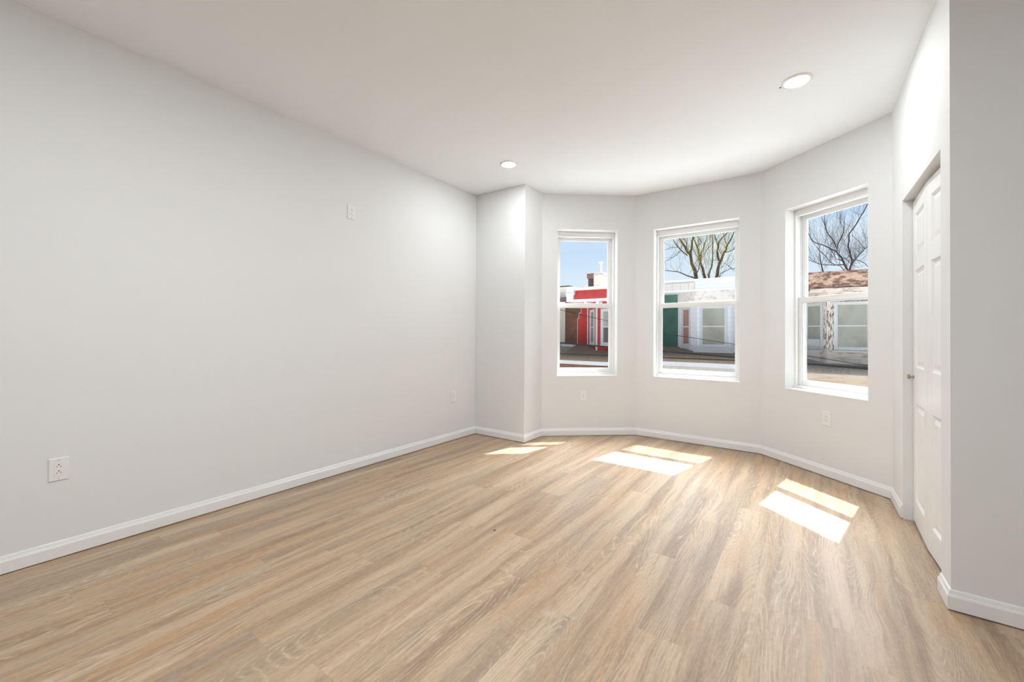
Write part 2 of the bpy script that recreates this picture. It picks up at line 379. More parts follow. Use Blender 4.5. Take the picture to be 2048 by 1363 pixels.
# closet wall with its door opening
m = MB(); m.box(FX, FX+.12, JY1, F_[1]+.06, 0, H); m.box(FX, FX+.12, YG, JY0, 0, H); m.box(FX, FX+.12, JY0, JY1, DZ, H)
structure(m.build('wall_closet', MAT['wall']), 'white wall around the closet door beside the bay', 'wall')
m = MB(); m.box(FX+.12, XR+.1, YG, YG+.12, 0, H)
structure(m.build('wall_right', MAT['wall']), 'shaded wall at the right edge facing the camera', 'wall')
m = MB(); m.box(FX+.6, FX+.7, YG+.12, F_[1]+.1, 0, H); m.box(FX+.12, FX+.6, F_[1], F_[1]+.1, 0, H)
structure(m.build('wall_closet_back', MAT['wall']), 'inside of the closet behind the bifold door', 'wall')
m = MB(); m.box(XL, XR, YB-.14, YB, 0, H)
structure(m.build('wall_back', MAT['wall']), 'wall behind the camera', 'wall')
m = MB(); m.box(XR, XR+.14, YB, YG, 0, H)
structure(m.build('wall_side', MAT['wall']), 'side wall right of the camera', 'wall')

# baseboards, mitred
PROF = [(0, .006), (.014, .006), (.014, .062), (.0115, .069), (.0095, .071), (.005, .087), (.002, .090), (0, .090)]
def offs(path, i, d):
    """point i of the path moved d to the right, mitred"""
    p = Vector(path[i]); 
    def nr(a, b): t = (Vector(b)-Vector(a)).normalized(); return Vector((t.y, -t.x))
    if i == 0: return p+nr(path[0], path[1])*d
    if i == len(path)-1: return p+nr(path[-2], path[-1])*d
    n1, n2 = nr(path[i-1], path[i]), nr(path[i], path[i+1]); k = (n1+n2); k.normalize(); return p+k*(d/max(.2, k.dot(n1)))
def baseboards(path, names, label):
    for i, nm in enumerate(names):
        m = MB(); n = len(PROF); vs = []
        for q in (i, i+1):
            for t, z in PROF: w = offs(path, q, t); vs.append((w.x, w.y, z))
        m.poly(vs, [(k, (k+1)%n, n+(k+1)%n, n+k) for k in range(n)]+[tuple(range(n))[::-1], tuple(range(n, 2*n))])
        structure(m.build('baseboard_'+nm, MAT['trim']), 'white moulded baseboard '+label[i], 'baseboard')
baseboards([(XL, YB), A, B, C, D, E_, F_, (FX, JY1+.002)], ['left', 'front', 'column', 'bay_left', 'bay_center', 'bay_right', 'closet'],
           ['along the long left wall', 'on the wall stub', 'on the short return of the stub', 'under the left bay window', 'under the middle bay window', 'under the right bay window', 'beside the closet door at the bay'])
baseboards([(FX, JY0-.002), (FX, YG), (XR, YG)], ['door', 'right'], ['on the narrow wall near side of closet door', 'on the shaded wall at right'])

# ------------------------------------------------------------------ windows
def make_window(name, mt, u0, u1, z0, z1, mid, label):
    root = empty(name, mat=mt @ Matrix.Translation((u0, 0, z0))); structure(root, label, 'window')
    w, h = u1-u0, z1-z0; zm = mid-z0
    N0 = .105                                   # depth of the drywall return
    def ring(m, x0, x1, a0, a1, y0, y1, l, r, b, t):
        m.box(x0, x0+l, y0, y1, a0, a1); m.box(x1-r, x1, y0, y1, a0, a1); m.box(x0+l, x1-r, y0, y1, a0, a0+b); m.box(x0+l, x1-r, y0, y1, a1-t, a1)
    m = MB(); ring(m, 0, w, 0, h, N0, N0+.028, .022, .022, .026, .050)          # inner stop
    ring(m, .0, w, 0, h, N0+.028, N0+.10, .012, .012, .018, .030)                # jamb channel
    ring(m, .012, w-.012, .018, h-.03, N0+.064, N0+.072, .012, .012, .0, .018)  # parting stop
    m.box(.012, w-.012, N0+.0, N0+.028, h-.066, h-.05)
    ring(m, 0, w, 0, h, N0+.10, N0+.125, .03, .03, .035, .035)                   # outer frame
    m.build('window_frame', MAT['vinyl'], root, bevel=.0015)
    rt = MB(); ring(rt, 0, w, 0, h, 0.0005, N0+.012, .003, .003, .002, .003); rt.build('window_return', MAT['trim'], root)
    sl = MB(); sl.box(0, w, -.003, N0, -.012, .0005)
    sl.build('window_sill', MAT['trim'], root, bevel=.002)
    # upper sash (outer track)
    x0, x1 = .024, w-.024
    m = MB(); ring(m, x0, x1, zm-.02, h-.052, N0+.072, N0+.10, .034, .034, .036, .036)
    ring(m, x0+.034, x1-.034, zm+.016, h-.088, N0+.078, N0+.096, .010, .010, .010, .010)
    up = m.build('upper_sash', MAT['vinyl'], root, bevel=.0015)
    g = MB(); g.box(x0+.04, x1-.04, N0+.085, N0+.089, zm+.02, h-.092); g.build('glass_pane', MAT['glass'], up)
    # lower sash (inner track), covers the meeting rail
    x0, x1 = .014, w-.014
    m = MB(); ring(m, x0, x1, .026, zm+.026, N0+.030, N0+.062, .038, .038, .046, .046)
    ring(m, x0+.038, x1-.038, .072, zm-.02, N0+.037, N0+.057, .010, .010, .010, .010)
    lo = m.build('lower_sash', MAT['vinyl'], root, bevel=.0015)
    g = MB(); g.box(x0+.044, x1-.044, N0+.046, N0+.050, .078, zm-.026); g.build('glass_pane', MAT['glass'], lo)
    s = MB(); s.box(x0+.02, x1-.02, N0+.104, N0+.106, .03, zm-.01); s.build('insect_screen', MAT['screen'], root)
    return root
for k, ((nm, a, b, u0, u1, z0, z1, *_), (mt, ln)) in enumerate(zip(WIN, wm)):
    make_window('window_%d' % (k+1), mt, u0, u1, z0, z1, (1.552, 1.548, 1.536)[k],
                ['narrow double-hung white window in left bay wall, red house outside', 'wide double-hung white window in middle bay wall, white house outside', 'double-hung white window in right bay wall, peeling house outside'][k])

# ------------------------------------------------------------------ closet bifold door
door = empty('door_1', (FX+.05, JY1-.004, .012)); structure(door, 'white panelled bifold closet door, slightly ajar at the fold', 'door')
def leaf_mesh(w, h, t=.034):
    """leaf in local frame: x 0..w, y 0 (room face) .. t, with three raised panels pressed in the face"""
    m = MB(); st = .085
    rows = [(.145, .765), (.995, 1.610), (1.712, h-.095)]
    xs0, xs1 = st, w-st
    # frame pieces (front skin around the panels)
    m.box(0, xs0, 0, t, 0, h); m.box(xs1, w, 0, t, 0, h)
    zz = [0]+[q for r in rows for q in r]+[h]
    for k in range(0, len(zz), 2): m.box(xs0, xs1, 0, t, zz[k], zz[k+1])
    for z0, z1 in rows:
        rects = [(0, 0), (.012, .010), (.022, .010), (.045, .003)]          # inset, depth
        vs = []
        for ins, dep in rects: vs += [(xs0+ins, dep, z0+ins), (xs1-ins, dep, z0+ins), (xs1-ins, dep, z1-ins), (xs0+ins, dep, z1-ins)]
        fs = []
        for k in range(len(rects)-1):
            for i in range(4): fs.append((k*4+i, k*4+(i+1)%4, k*4+4+(i+1)%4, k*4+4+i))
        k = (len(rects)-1)*4; fs.append((k, k+1, k+2, k+3)); m.poly(vs, fs)
        m.box(xs0, xs1, .012, t, z0, z1)
    return m
LW, LH = .464, 2.066
off = .016
ang = math.asin(off/LW)
# far leaf: from far jamb towards the camera (-y); room face towards -x
fr = Matrix(((0, 1, 0, 0), (-1, 0, 0, 0), (0, 0, 1, 0), (0, 0, 0, 1)))
lf = leaf_mesh(LW, LH).build('door_leaf', MAT['door'], door, bevel=.0012); lf.matrix_local = Matrix.Rotation(-ang, 4, 'Z') @ fr
rf = leaf_mesh(LW, LH).build('door_leaf', MAT['door'], door, bevel=.0012)
rf.matrix_local = Matrix.Translation((-off, -LW*math.cos(ang)-.003, 0)) @ Matrix.Rotation(ang, 4, 'Z') @ fr
kb = MB(); kb.lathe([(.011, 0), (.011, .003), (.0065, .006), (.006, .014), (.013, .020), (.0155, .026), (.013, .031), (.004, .033)], 20,
                    mat=Matrix.Translation((.030, 0, .93)) @ Matrix.Rotation(math.pi/2, 4, 'X'))
kb.build('door_knob', MAT['nickel'], lf, smooth=True)
tk = MB(); tk.box(.010, .032, -.915, -.005, 2.072, 2.086); tk.build('door_track', MAT['galv'], door)
pv = MB(); pv.tube([(.016, -.03, 2.064), (.016, -.03, 2.08)], .005); pv.build('pivot_pin', MAT['darkmetal'], door)

# ------------------------------------------------------------------ outlets
def outlet_parts(root):
    """local frame: x across, y into the wall, z up; origin centre"""
    m = MB(); w, h = .0375, .061
    vs = []
    for ww, hh, y in ((w, h, -.001), (w, h, -.003), (w-.004, h-.004, -.0065)): vs += [(-ww, y, -hh), (ww, y, -hh), (ww, y, hh), (-ww, y, hh)]
    hole = (.0175, .0345); vs += [(-hole[0], -.0065, -hole[1]), (hole[0], -.0065, -hole[1]), (hole[0], -.0065, hole[1]), (-hole[0], -.0065, hole[1])]
    vs += [(x, -.0035, z) for x, y, z in vs[-4:]]
    fs = []
    for k in range(4):
        for i in range(4): fs.append((k*4+i, k*4+(i+1)%4, k*4+4+(i+1)%4, k*4+4+i))
    m.poly(vs, fs+[(3, 2, 1, 0)]); m.build('cover_plate', MAT['plastic'], root)
    r = MB(); r.box(-.0172, .0171, -.0078, -.002, -.0341, .0342); rec = r.build('receptacle', MAT['plastic'], root, bevel=.001)
    for dz in (.0165, -.0165):
        s = MB(); s.box(-.0075, -.0055, -.0081, -.006, dz-.006, dz+.0015); s.box(.0055, .0075, -.0081, -.006, dz-.0065, dz+.002)
        s.box(-.0027, .0027, -.0081, -.006, dz+.006, dz+.0105)
        s.build('socket_slots', MAT['black'], rec)
    for dz in (.048, -.048):
        s = MB(); s.lathe([(.0028, 0), (.0028, .0012)], 12, mat=Matrix.Translation((0, -.0064, dz)) @ Matrix.Rotation(math.pi/2, 4, 'X'))
        s.build('screw', MAT['screwmetal'], root)
ol = None
mtL, _ = wallmat((XL, 0), (XL, 1)); mtL1, mtL3 = wm[0][0], wm[2][0]
for mt, u, z, lab in ((mtL, .386, .472, 'white duplex outlet low on the long left wall, nearest the camera'),
                      (mtL, 2.103, 2.259, 'white duplex outlet set high up on the long left wall'),
                      (mtL, 3.404, .490, 'white duplex outlet low on the long left wall near the far corner'),
                      (mtL1, .496, .468, 'white duplex outlet below the left bay window'),
                      (mtL3, .683, .493, 'white duplex outlet below the right bay window')):
    xf = mt @ Matrix.Translation((u, 0, z))
    if ol is None: ol = empty('wall_outlet', mat=xf); outlet_parts(ol); o = ol
    else: o = copy_tree(ol); o.matrix_world = xf
    tag(o, lab, 'outlet', 'duplex outlets on the walls')

# ------------------------------------------------------------------ recessed lamps
lamp0 = None
for x, y, lab in ((-.045, 3.245, 'white recessed ceiling lamp nearest the closet, black screw beside it'),
                  (-2.368, 3.247, 'white recessed ceiling lamp near the boxed-out wall stub'),
                  (-0.7, 1.0, 'white recessed ceiling lamp just ahead of the camera, right one of its row'),  # from here on: lamps out of view, added to brighten the room
                  (-1.3, 1.0, 'white recessed ceiling lamp just ahead of the camera, left one of its row'),
                  (-0.7, 0.4, 'white recessed ceiling lamp over the camera, right one of its row'),
                  (-1.3, 0.4, 'white recessed ceiling lamp over the camera, left one of its row'),
                  (-0.7, -0.2, 'white recessed ceiling lamp just behind the camera, right one of its row'),
                  (-1.3, -0.2, 'white recessed ceiling lamp just behind the camera, left one of its row')):
    if lamp0 is None:
        o = lamp0 = empty('recessed_light', (x, y, H))
        m = MB(); m.lathe([(.088, 0), (.088, -.002), (.082, -.007), (.068, -.009), (.062, -.007), (.062, -.001)], 48); m.build('trim_ring', MAT['vinyl'], o, smooth=True)
        m = MB(); m.lathe([(.0605, -.0015), (.0600, -.008), (.056, -.0105), (.044, -.012), (.001, -.013)], 48); m.build('lamp_lens', MAT['lens'], o)
    else: o = copy_tree(lamp0); o.location = (x, y, H)
    tag(o, lab, 'ceiling light', 'recessed lamps in the ceiling')
m = MB(); m.lathe([(.0052, 0), (.0052, -.002), (.002, -.004)], 14)
sc = m.build('screw', MAT['black']); sc.location = (-.1365, 3.272, H); tag(sc, 'tiny black screw head in ceiling beside right lamp', 'screw')
m = MB(); m.lathe([(.004, 0), (.008, .002), (.006, .004), (.001, .005)], 7)
db = m.build('debris_chip', MAT['roof_dark']); db.location = (-1.55, 2.0, 0.0005); tag(db, 'tiny dark chip of debris lying on the plank floor', 'debris')

# ------------------------------------------------------------------ outdoors
def at(u, v, Y):
    """world point seen at photo pixel (u,v), on the vertical plane y=Y (used to measure the street once)"""
    d = Fv+Rv*((u-1024)/FPX)-Uv*((v-V0)/FPX); return EYE+d*(Y/d.y)
GZ = -3.5
m = MB(); m.box(-40, 40, 5.6, 60, GZ-.2, GZ); structure(m.build('street', MAT['asphalt']), 'street below the bay window', 'street')

# unseen porch roof added under the bay windows to bounce daylight onto the ceiling
m = MB(); m.poly([(-7.5, 5.03, .33), (5.5, 5.03, .33), (5.5, 7.4, -.10), (-7.5, 7.4, -.10), (-7.5, 5.03, .23), (5.5, 5.03, .23), (5.5, 7.4, -.20), (-7.5, 7.4, -.20)],
                 [(0,1,2,3),(7,6,5,4),(0,4,5,1),(1,5,6,2),(2,6,7,3),(3,7,4,0)])
structure(m.build('porch_roof', plain('silver_roof_coating', (.32, .32, .32), .6, var=.08, scale=2)), 'pale coated porch roof just outside below the bay windows', 'roof')
m = MB(); m.box(-14, XL-.14, 4.3, 4.5, GZ, 3.4); m.box(FX+.7, 10, 4.3, 4.5, GZ, 3.4); m.box(-14, 10, 4.4, 4.8, GZ, -.12)
structure(m.build('wall_facade', plain('facade_paint', (.30, .26, .23), .8)), 'street front of this row beside the bay', 'wall')

YF, YFR, DEP = 18.0, 18.84, 6.0
PITCHW = 4.31
def facet(p, q):
    mt, ln = wallmat(p, q); return mt, ln
def out_window(parent, mt, u0, u1, z0, z1, frame, fw=.07, blind='curtain', full=True):
    """double hung window on a facade plane whose room side is -y local (towards the street)"""
    w = u1-u0; zm = (z0+z1)/2
    m = MB()
    for a in ((u0-fw, u0, z0-fw, z1+fw), (u1, u1+fw, z0-fw, z1+fw), (u0, u1, z1, z1+fw), (u0, u1, z0-fw, z0)): m.box(a[0], a[1], -.045, .0, a[2], a[3])
    fr_ = m.build('window', frame, parent, xf=mt)
    m = MB(); t = .035
    for a in ((u0, u0+t, z0, z1), (u1-t, u1, z0, z1), (u0+t, u1-t, z1-t, z1), (u0+t, u1-t, z0, z0+t), (u0+t, u1-t, zm-.025, zm+.025)): m.box(a[0], a[1], -.022, -.002, a[2], a[3])
    m.build('sash', MAT['white_trim'], fr_, xf=mt)
    m = MB(); m.box(u0+t, u1-t, -.014, -.010, z0+t, zm-.025); m.box(u0+t, u1-t, -.014, -.010, zm+.025, z1-t); m.build('pane', MAT['facade_glass'], fr_, xf=mt)
    if blind:
        m = MB(); m.box(u0, u1, -.006, -.003, z0 if full else zm, z1); m.build('blind', MAT[blind], fr_, xf=mt)
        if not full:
            m = MB(); m.box(u0, u1, -.006, -.003, z0, zm); m.build('room_interior', MAT['dark_room'], fr_, xf=mt)  # dark sheet painted as the unlit room behind the lower pane
    return fr_
def row_house(label, cx, mats, win, dl=1.42, dr=1.42, zg=.0, zw=.66):
    """cx: x of the bay's left front corner.  Flat wall, left facet, front, right facet, flat wall; porch roof below."""
    root = empty('row_house', (0, 0, 0)); tag(root, label, 'house', 'row houses across the street')
    root.location = (0, 0, 0)
    xl, xr = cx-dl, cx-dr+PITCHW
    fw, fd = 1.33, .84
    P = [(xl, YFR), (cx-fd, YFR), (cx, YF), (cx+fw, YF), (cx+fw+fd, YFR), (xr, YFR)]
    m = MB(); m.box(xl, xr, YFR, YFR+DEP, GZ, 3.0); m.build('wall', mats['flat'], root)
    m = MB(); m.box(xl, xr, YFR+.02, YFR+DEP, 3.0, 3.05); m.build('roof', MAT['roof_dark'], root)
    m = MB(); m.prism([P[1], P[2], P[3], P[4], (P[4][0], YFR+.05), (P[1][0], YFR+.05)], .33, 2.93); m.build('bay', mats['bay'], root)
    # corner posts of the bay
    for (px, py) in (P[2], P[3]):
        m = MB(); m.box(px-.045, px+.045, py-.035, py+.05, .30, 2.93); m.build('corner_trim', mats.get('post', MAT['white_trim']), root)
    for (px, py) in (P[1], P[4]):
        m = MB(); m.box(px-.03, px+.03, py-.04, py+.01, .6, 2.93); m.build('corner_trim', mats.get('post', MAT['white_trim']), root)
    mt, ln = facet(P[2], P[3]); s = Matrix.Diagonal((1, 1, 1, 1))
    for (a, b, u0, u1, bl, full) in ((P[2], P[3], *win['front']), (P[1], P[2], *win['left']), (P[3], P[4], *win['right'])):
        mt, ln = facet(a, b); out_window(root, mt, u0, u1, .77, 2.27, mats['wframe'], mats.get('wfw', .07), bl, full)
        m = MB(); m.box(u0-.12, u1+.12, -.09, .0, .60, .68); m.build('sill', mats['wframe'], root, xf=mt)
    # porch roof slab sloping to the street, gutter, fascia
    y0, z0, y1, z1 = YFR, zw, 16.5, zg
    t = .07
    m = MB(); m.poly([(xl, y0, z0), (xr, y0, z0), (xr, y1, z1), (xl, y1, z1), (xl, y0, z0-t), (xr, y0, z0-t), (xr, y1, z1-t), (xl, y1, z1-t)],
                     [(0,1,2,3),(7,6,5,4),(0,4,5,1),(1,5,6,2),(2,6,7,3),(3,7,4,0)]); m.build('porch_roof', mats['porch'], root)
    m = MB(); m.box(xl, xr, y1-.10, y1+.02, zg-.15, zg); m.build('gutter', mats['gutter'], root)
    m = MB(); m.box(xl+.05, xr-.05, y1+.06, y1+.16, zg-.62, zg-.12); m.build('porch_fascia', mats['fascia'], root)
    for px in (xl+.12, xr-.12):
        m = MB(); m.box(px-.06, px+.06, y1+.05, y1+.17, GZ, -.6); m.build('porch_post', mats['fascia'], root)
    return root, P, xl, xr

# --- red house
RX = -7.96
FS = dict(front=(.24, 1.10, 'curtain', True), left=(.40, .84, 'curtain', True), right=(.33, .80, 'curtain', True))
red, RP, rxl, rxr = row_house('red painted brick row house with white trim and two chimneys', RX,
    dict(flat=MAT['red_brick'], bay=MAT['red_brick'], wframe=MAT['white_trim'], porch=MAT['shingle_brown'], gutter=MAT['white_trim'], fascia=MAT['brown_brick'], wfw=.09),
    dict(front=(.30, 1.10, 'curtain', False), left=(.42, .86, 'curtain', True), right=(.33, .80, 'curtain', True)), 1.42, 1.75)
def cornice_panel(parent, name, mat, x0, x1, yb, zb, yt, zt, th=.12):
    m = MB(); m.poly([(x0, yb, zb), (x1, yb, zb), (x1, yt, zt), (x0, yt, zt), (x0, yb+th+.8, zb), (x1, yb+th+.8, zb), (x1, yt+th+.8, zt), (x0, yt+th+.8, zt)],
                     [(0,1,2,3),(4,7,6,5),(0,4,5,1),(1,5,6,2),(2,6,7,3),(3,7,4,0)]); return m.build(name, mat, parent)
cornice_panel(red, 'mansard_panel', MAT['red_paint'], rxl+.42, rxr-.1, 17.55, 2.80, 17.85, 3.26)
m = MB(); m.box(rxl+.1, rxr, 17.70, 18.9, 3.26, 3.40); m.build('cornice', MAT['white_trim'], red)
m = MB(); m.box(rxl+.02, rxl+.40, 17.6, 18.84, 2.72, 3.44); m.box(rxl+.0, rxl+.43, 17.55, 18.84, 3.05, 3.13); m.build('cornice_end', MAT['white_trim'], red)
m = MB(); m.box(rxl+.44, rxr, 17.42, 18.84, 2.70, 2.80); m.build('cornice', MAT['white_trim'], red)
for k in range(5):
    m = MB(); bx = RX-.45+k*.62; m.box(bx, bx+.10, 17.6, 18.0, 2.50, 2.70); m.build('bracket', MAT['white_trim'], red)
# stepped white paint edge between the red and the brown brick
m = MB(); ye = YFR-.012
for x0, x1, z0, z1 in ((rxl+.0, rxl+.025, .66, 1.95), (rxl+.0, rxl+.09, 1.95, 1.98), (rxl+.07, rxl+.095, 1.98, 2.22), (rxl+.07, rxl+.21, 2.22, 2.25), (rxl+.19, rxl+.215, 2.25, 2.72)):
    m.box(x0, x1, ye, YFR, z0, z1)
m.build('paint_edge', MAT['white_trim'], red)
m = MB(); m.box(rxl, rxl+.07, YFR-.006, YFR, 1.98, 2.72); m.box(rxl+.07, rxl+.19, YFR-.006, YFR, 2.25, 2.72); m.build('brick_patch', MAT['brown_brick'], red)
cz = MB(); a = at(1179, 548, 19.6); b = at(1191, 572, 19.6); cz.box(a.x, b.x, 19.45, 20.1, 2.5, a.z-.15); ch = cz.build('chimney', MAT['dark_brick'], red)
m = MB(); m.box(a.x-.05, b.x+.05, 19.40, 20.15, a.z-.25, a.z); m.build('chimney_cap', brick('red_chimney_cap', (.28, .07, .05), (.2, .05, .04), (.5, .42, .38)), ch)
a = at(1190, 546, 19.3); b = at(1209.5, 572, 19.3); cz = MB(); cz.box(a.x, b.x, 19.15, 19.9, 2.5, a.z); ch = cz.build('chimney', MAT['tan_stucco'], red)
m = MB(); m.box(a.x+.08, b.x+.03, 19.11, 19.94, a.z-.16, a.z-.10); m.build('chimney_cap', MAT['tan_board'], ch)
q = at(1202, 525, 19.5); m = MB(); m.tube([(q.x, 19.5, a.z-.1), (q.x, 19.5, q.z)], .055, 12); m.lathe([(.13, 0), (.02, .05)], 14, mat=Matrix.Translation((q.x, 19.5, q.z))); m.build('flue_pipe', MAT['galv'], ch)
# --- brown brick house to the left
brn, BP, bxl, bxr = row_house('brown brick row house with cream siding bay, left of red house', RX-PITCHW,
    dict(flat=MAT['brown_brick'], bay=MAT['cream'], wframe=MAT['white_trim'], porch=MAT['roof_tan'], gutter=MAT['white_trim'], fascia=MAT['peel_cream']), FS)
m = MB(); m.box(bxl, bxr, 18.0, 18.9, 2.98, 3.50); m.build('cornice', MAT['cream'], brn)
m = MB(); m.box(bxl, bxr, 17.96, 18.95, 3.50, 3.55); m.build('coping', MAT['darkmetal'], brn)
m = MB(); m.box(bxl, bxr, 17.55, 18.85, 2.84, 2.92); m.build('gutter', MAT['roof_dark'], brn)
m = MB(); m.box(bxr-.70, bxr-.02, 18.45, 18.84, .52, .66); m.build('flashing', MAT['white_trim'], brn)

a = at(1150, 573, 24.); b = at(1176, 568, 24.)
m = MB(); m.lathe([((b.x-a.x)/2+.3, 2.5), ((b.x-a.x)/2+.1, a.z), ((b.x-a.x)/3, b.z-.05), (.1, b.z+.02)], 20, mat=Matrix.Translation(((a.x+b.x)/2, 24.8, 0)))
m.build('roof_vent', MAT['roof_dark'], brn)

# --- white siding house
WX = RX+PITCHW
wht, WP, wxl, wxr = row_house('white clapboard row house with dark green recessed wall', WX,
    dict(flat=MAT['green_wall'], bay=MAT['white_siding'], wframe=MAT['white_trim'], porch=MAT['shingle_brown'], gutter=MAT['white_trim'], fascia=MAT['beige_panel']),
    dict(front=(.24, 1.10, 'curtain', True), left=(.32, .80, 'pinkcurtain', True), right=(.33, .80, 'curtain', True)), 1.75, 1.42, .14)
cw = siding('white_cornice_boards', (.54, .54, .57), .16, .3)
m = MB(); m.box(wxl+.18, wxr, 17.85, 18.9, 2.94, 3.36); m.build('cornice', cw, wht)
m = MB(); m.box(wxl+.16, WX+.0, 17.80, 17.86, 3.02, 3.30); m.build('cornice_panel', MAT['beige_panel'], wht)
m = MB(); m.box(wxl+.14, wxr, 17.74, 18.9, 3.36, 3.43); m.build('coping', MAT['white_trim'], wht)
m = MB(); m.prism([(WX-.84-.05, YFR), (WX-.03, YF-.07), (WX+1.36, YF-.07), (WX+1.33+.89, YFR)], 2.56, 2.94); m.build('frieze', MAT['beige_frieze'], wht)
m = MB(); m.box(WX-.2, WX+2.6, 17.5, 18.0, .22, .36); m.build('apron_flashing', MAT['white_trim'], wht)
m = MB(); m.prism([(WX-.84, YFR-.03), (WX-.02, YF-.05), (WX+1.36, YF-.05), (WX+1.33+.84, YFR-.03)], .32, .38); m.build('drip_edge', MAT['roof_dark'], wht)  # dark strip stands in for the shadow under the bay

# --- peeling house
PX = RX+2*PITCHW
pel, PP, pxl, pxr = row_house('weathered row house with flaking paint and brown cornice', PX,
    dict(flat=MAT['peel_cream'], bay=MAT['peel_post'], wframe=MAT['grey_trim'], porch=MAT['shingle_grey'], gutter=MAT['tan_board'], fascia=MAT['tan_board'], post=MAT['peel_post']),
    dict(front=(.22, 1.05, 'curtain', True), left=(.36, .92, 'curtain', True), right=(.33, .80, 'curtain', True)), zg=-.03, zw=.40)
cornice_panel(pel, 'cornice', MAT['peel_cornice'], pxl+.25, pxr, 17.75, 2.80, 17.62, 3.28)
m = MB(); m.box(pxl+.25, pxr, 17.55, 18.9, 3.28, 3.36); m.build('coping', MAT['peel_cornice'], pel)
m = MB(); m.box(pxl+.9, pxr, 17.68, 18.84, 2.68, 2.80); m.build('crown_moulding', MAT['peel_cream'], pel)
m = MB(); m.prism([(PX-.9, YFR), (PX-.03, YF-.06), (PX+1.36, YF-.06), (PX+2.2, YFR)], 2.36, 2.68); m.build('frieze', MAT['peel_cream'], pel)
m = MB(); m.prism([(PX-.92, YFR), (PX-.05, YF-.10), (PX+1.38, YF-.10), (PX+2.25, YFR)], .05, .62); m.build('sill_band', MAT['peel_sill'], pel)

# window air conditioner in the left facet window of the weathered house
mtf, _ = facet(PP[1], PP[2])
m = MB(); m.box(.50, .90, -.22, -.03, .80, 1.06); ac = m.build('air_conditioner', MAT['white_trim'], xf=mtf, bevel=.01)
tag(ac, 'small white window air conditioner in left window of the weathered house', 'air conditioner')
m = MB()
for k in range(6): m.box(.53+k*.058, .56+k*.058, -.228, -.219, .84, 1.03)
m.build('grille', MAT['grey_trim'], ac, xf=mtf)

# --- utility cables along the street
def cable(label, pts, r, ext=8.0):
    P_ = [Vector(p) for p in pts]; d0 = (P_[0]-P_[1]).normalized(); d1 = (P_[-1]-P_[-2]).normalized()
    m = MB(); m.tube([P_[0]+d0*ext]+P_+[P_[-1]+d1*ext], r, 6); tag(m.build('utility_cable', MAT['cable']), label, 'cable', 'utility cables over the street')
cable('thin black cable crossing in front of the opposite windows', [at(1119, 619, 12), at(1213, 641, 12), at(1332, 667, 12), at(1468, 688, 12), at(1619, 712, 12), at(1737, 731, 12)], .0075)
cable('thick black cable low across the porch roofs', [at(1119, 685, 13), at(1213, 693, 13), at(1364, 705, 13), at(1468, 714, 13)], .026)
cable('black cable just below the thick one at the porch roofs', [at(1387, 717, 13.5), at(1468, 720, 13.5), at(1560, 725, 13.5)], .018)

# --- trees behind the houses
def z3(u, v): return (1325+u/8.793, 455+v/8.793)
def z5(u, v): return (1610+u/6.815, 400+v/6.815)
def grow(mb, p0, d, ln, r, depth, rnd, up=.25, buds=None):
    n = 4; pts = [p0]; d = d.normalized()
    for k in range(n):
        d = (d+Vector((rnd.uniform(-.22, .22), rnd.uniform(-.22, .22), rnd.uniform(-.1, .2)+up*.35))).normalized(); pts.append(pts[-1]+d*ln/n)
    mb.tube(pts, [r*(1-.75*k/n) for k in range(n+1)], 4, cap=False)
    if buds is not None:
        for k in range(1, n+1):
            for _ in range(buds[1]): buds[0].append(pts[k]+Vector((rnd.gauss(0, .09), rnd.gauss(0, .09), rnd.gauss(0, .09))))
    if depth > 0:
        for k in range(rnd.randint(2, 4)):
            i = rnd.randint(1, n); a = Vector((rnd.uniform(-1, 1), rnd.uniform(-1, 1), rnd.uniform(-.3, 1)))
            grow(mb, pts[i], d*.8+a*.75, ln*rnd.uniform(.45, .75), r*.55, depth-1, rnd, up, buds)
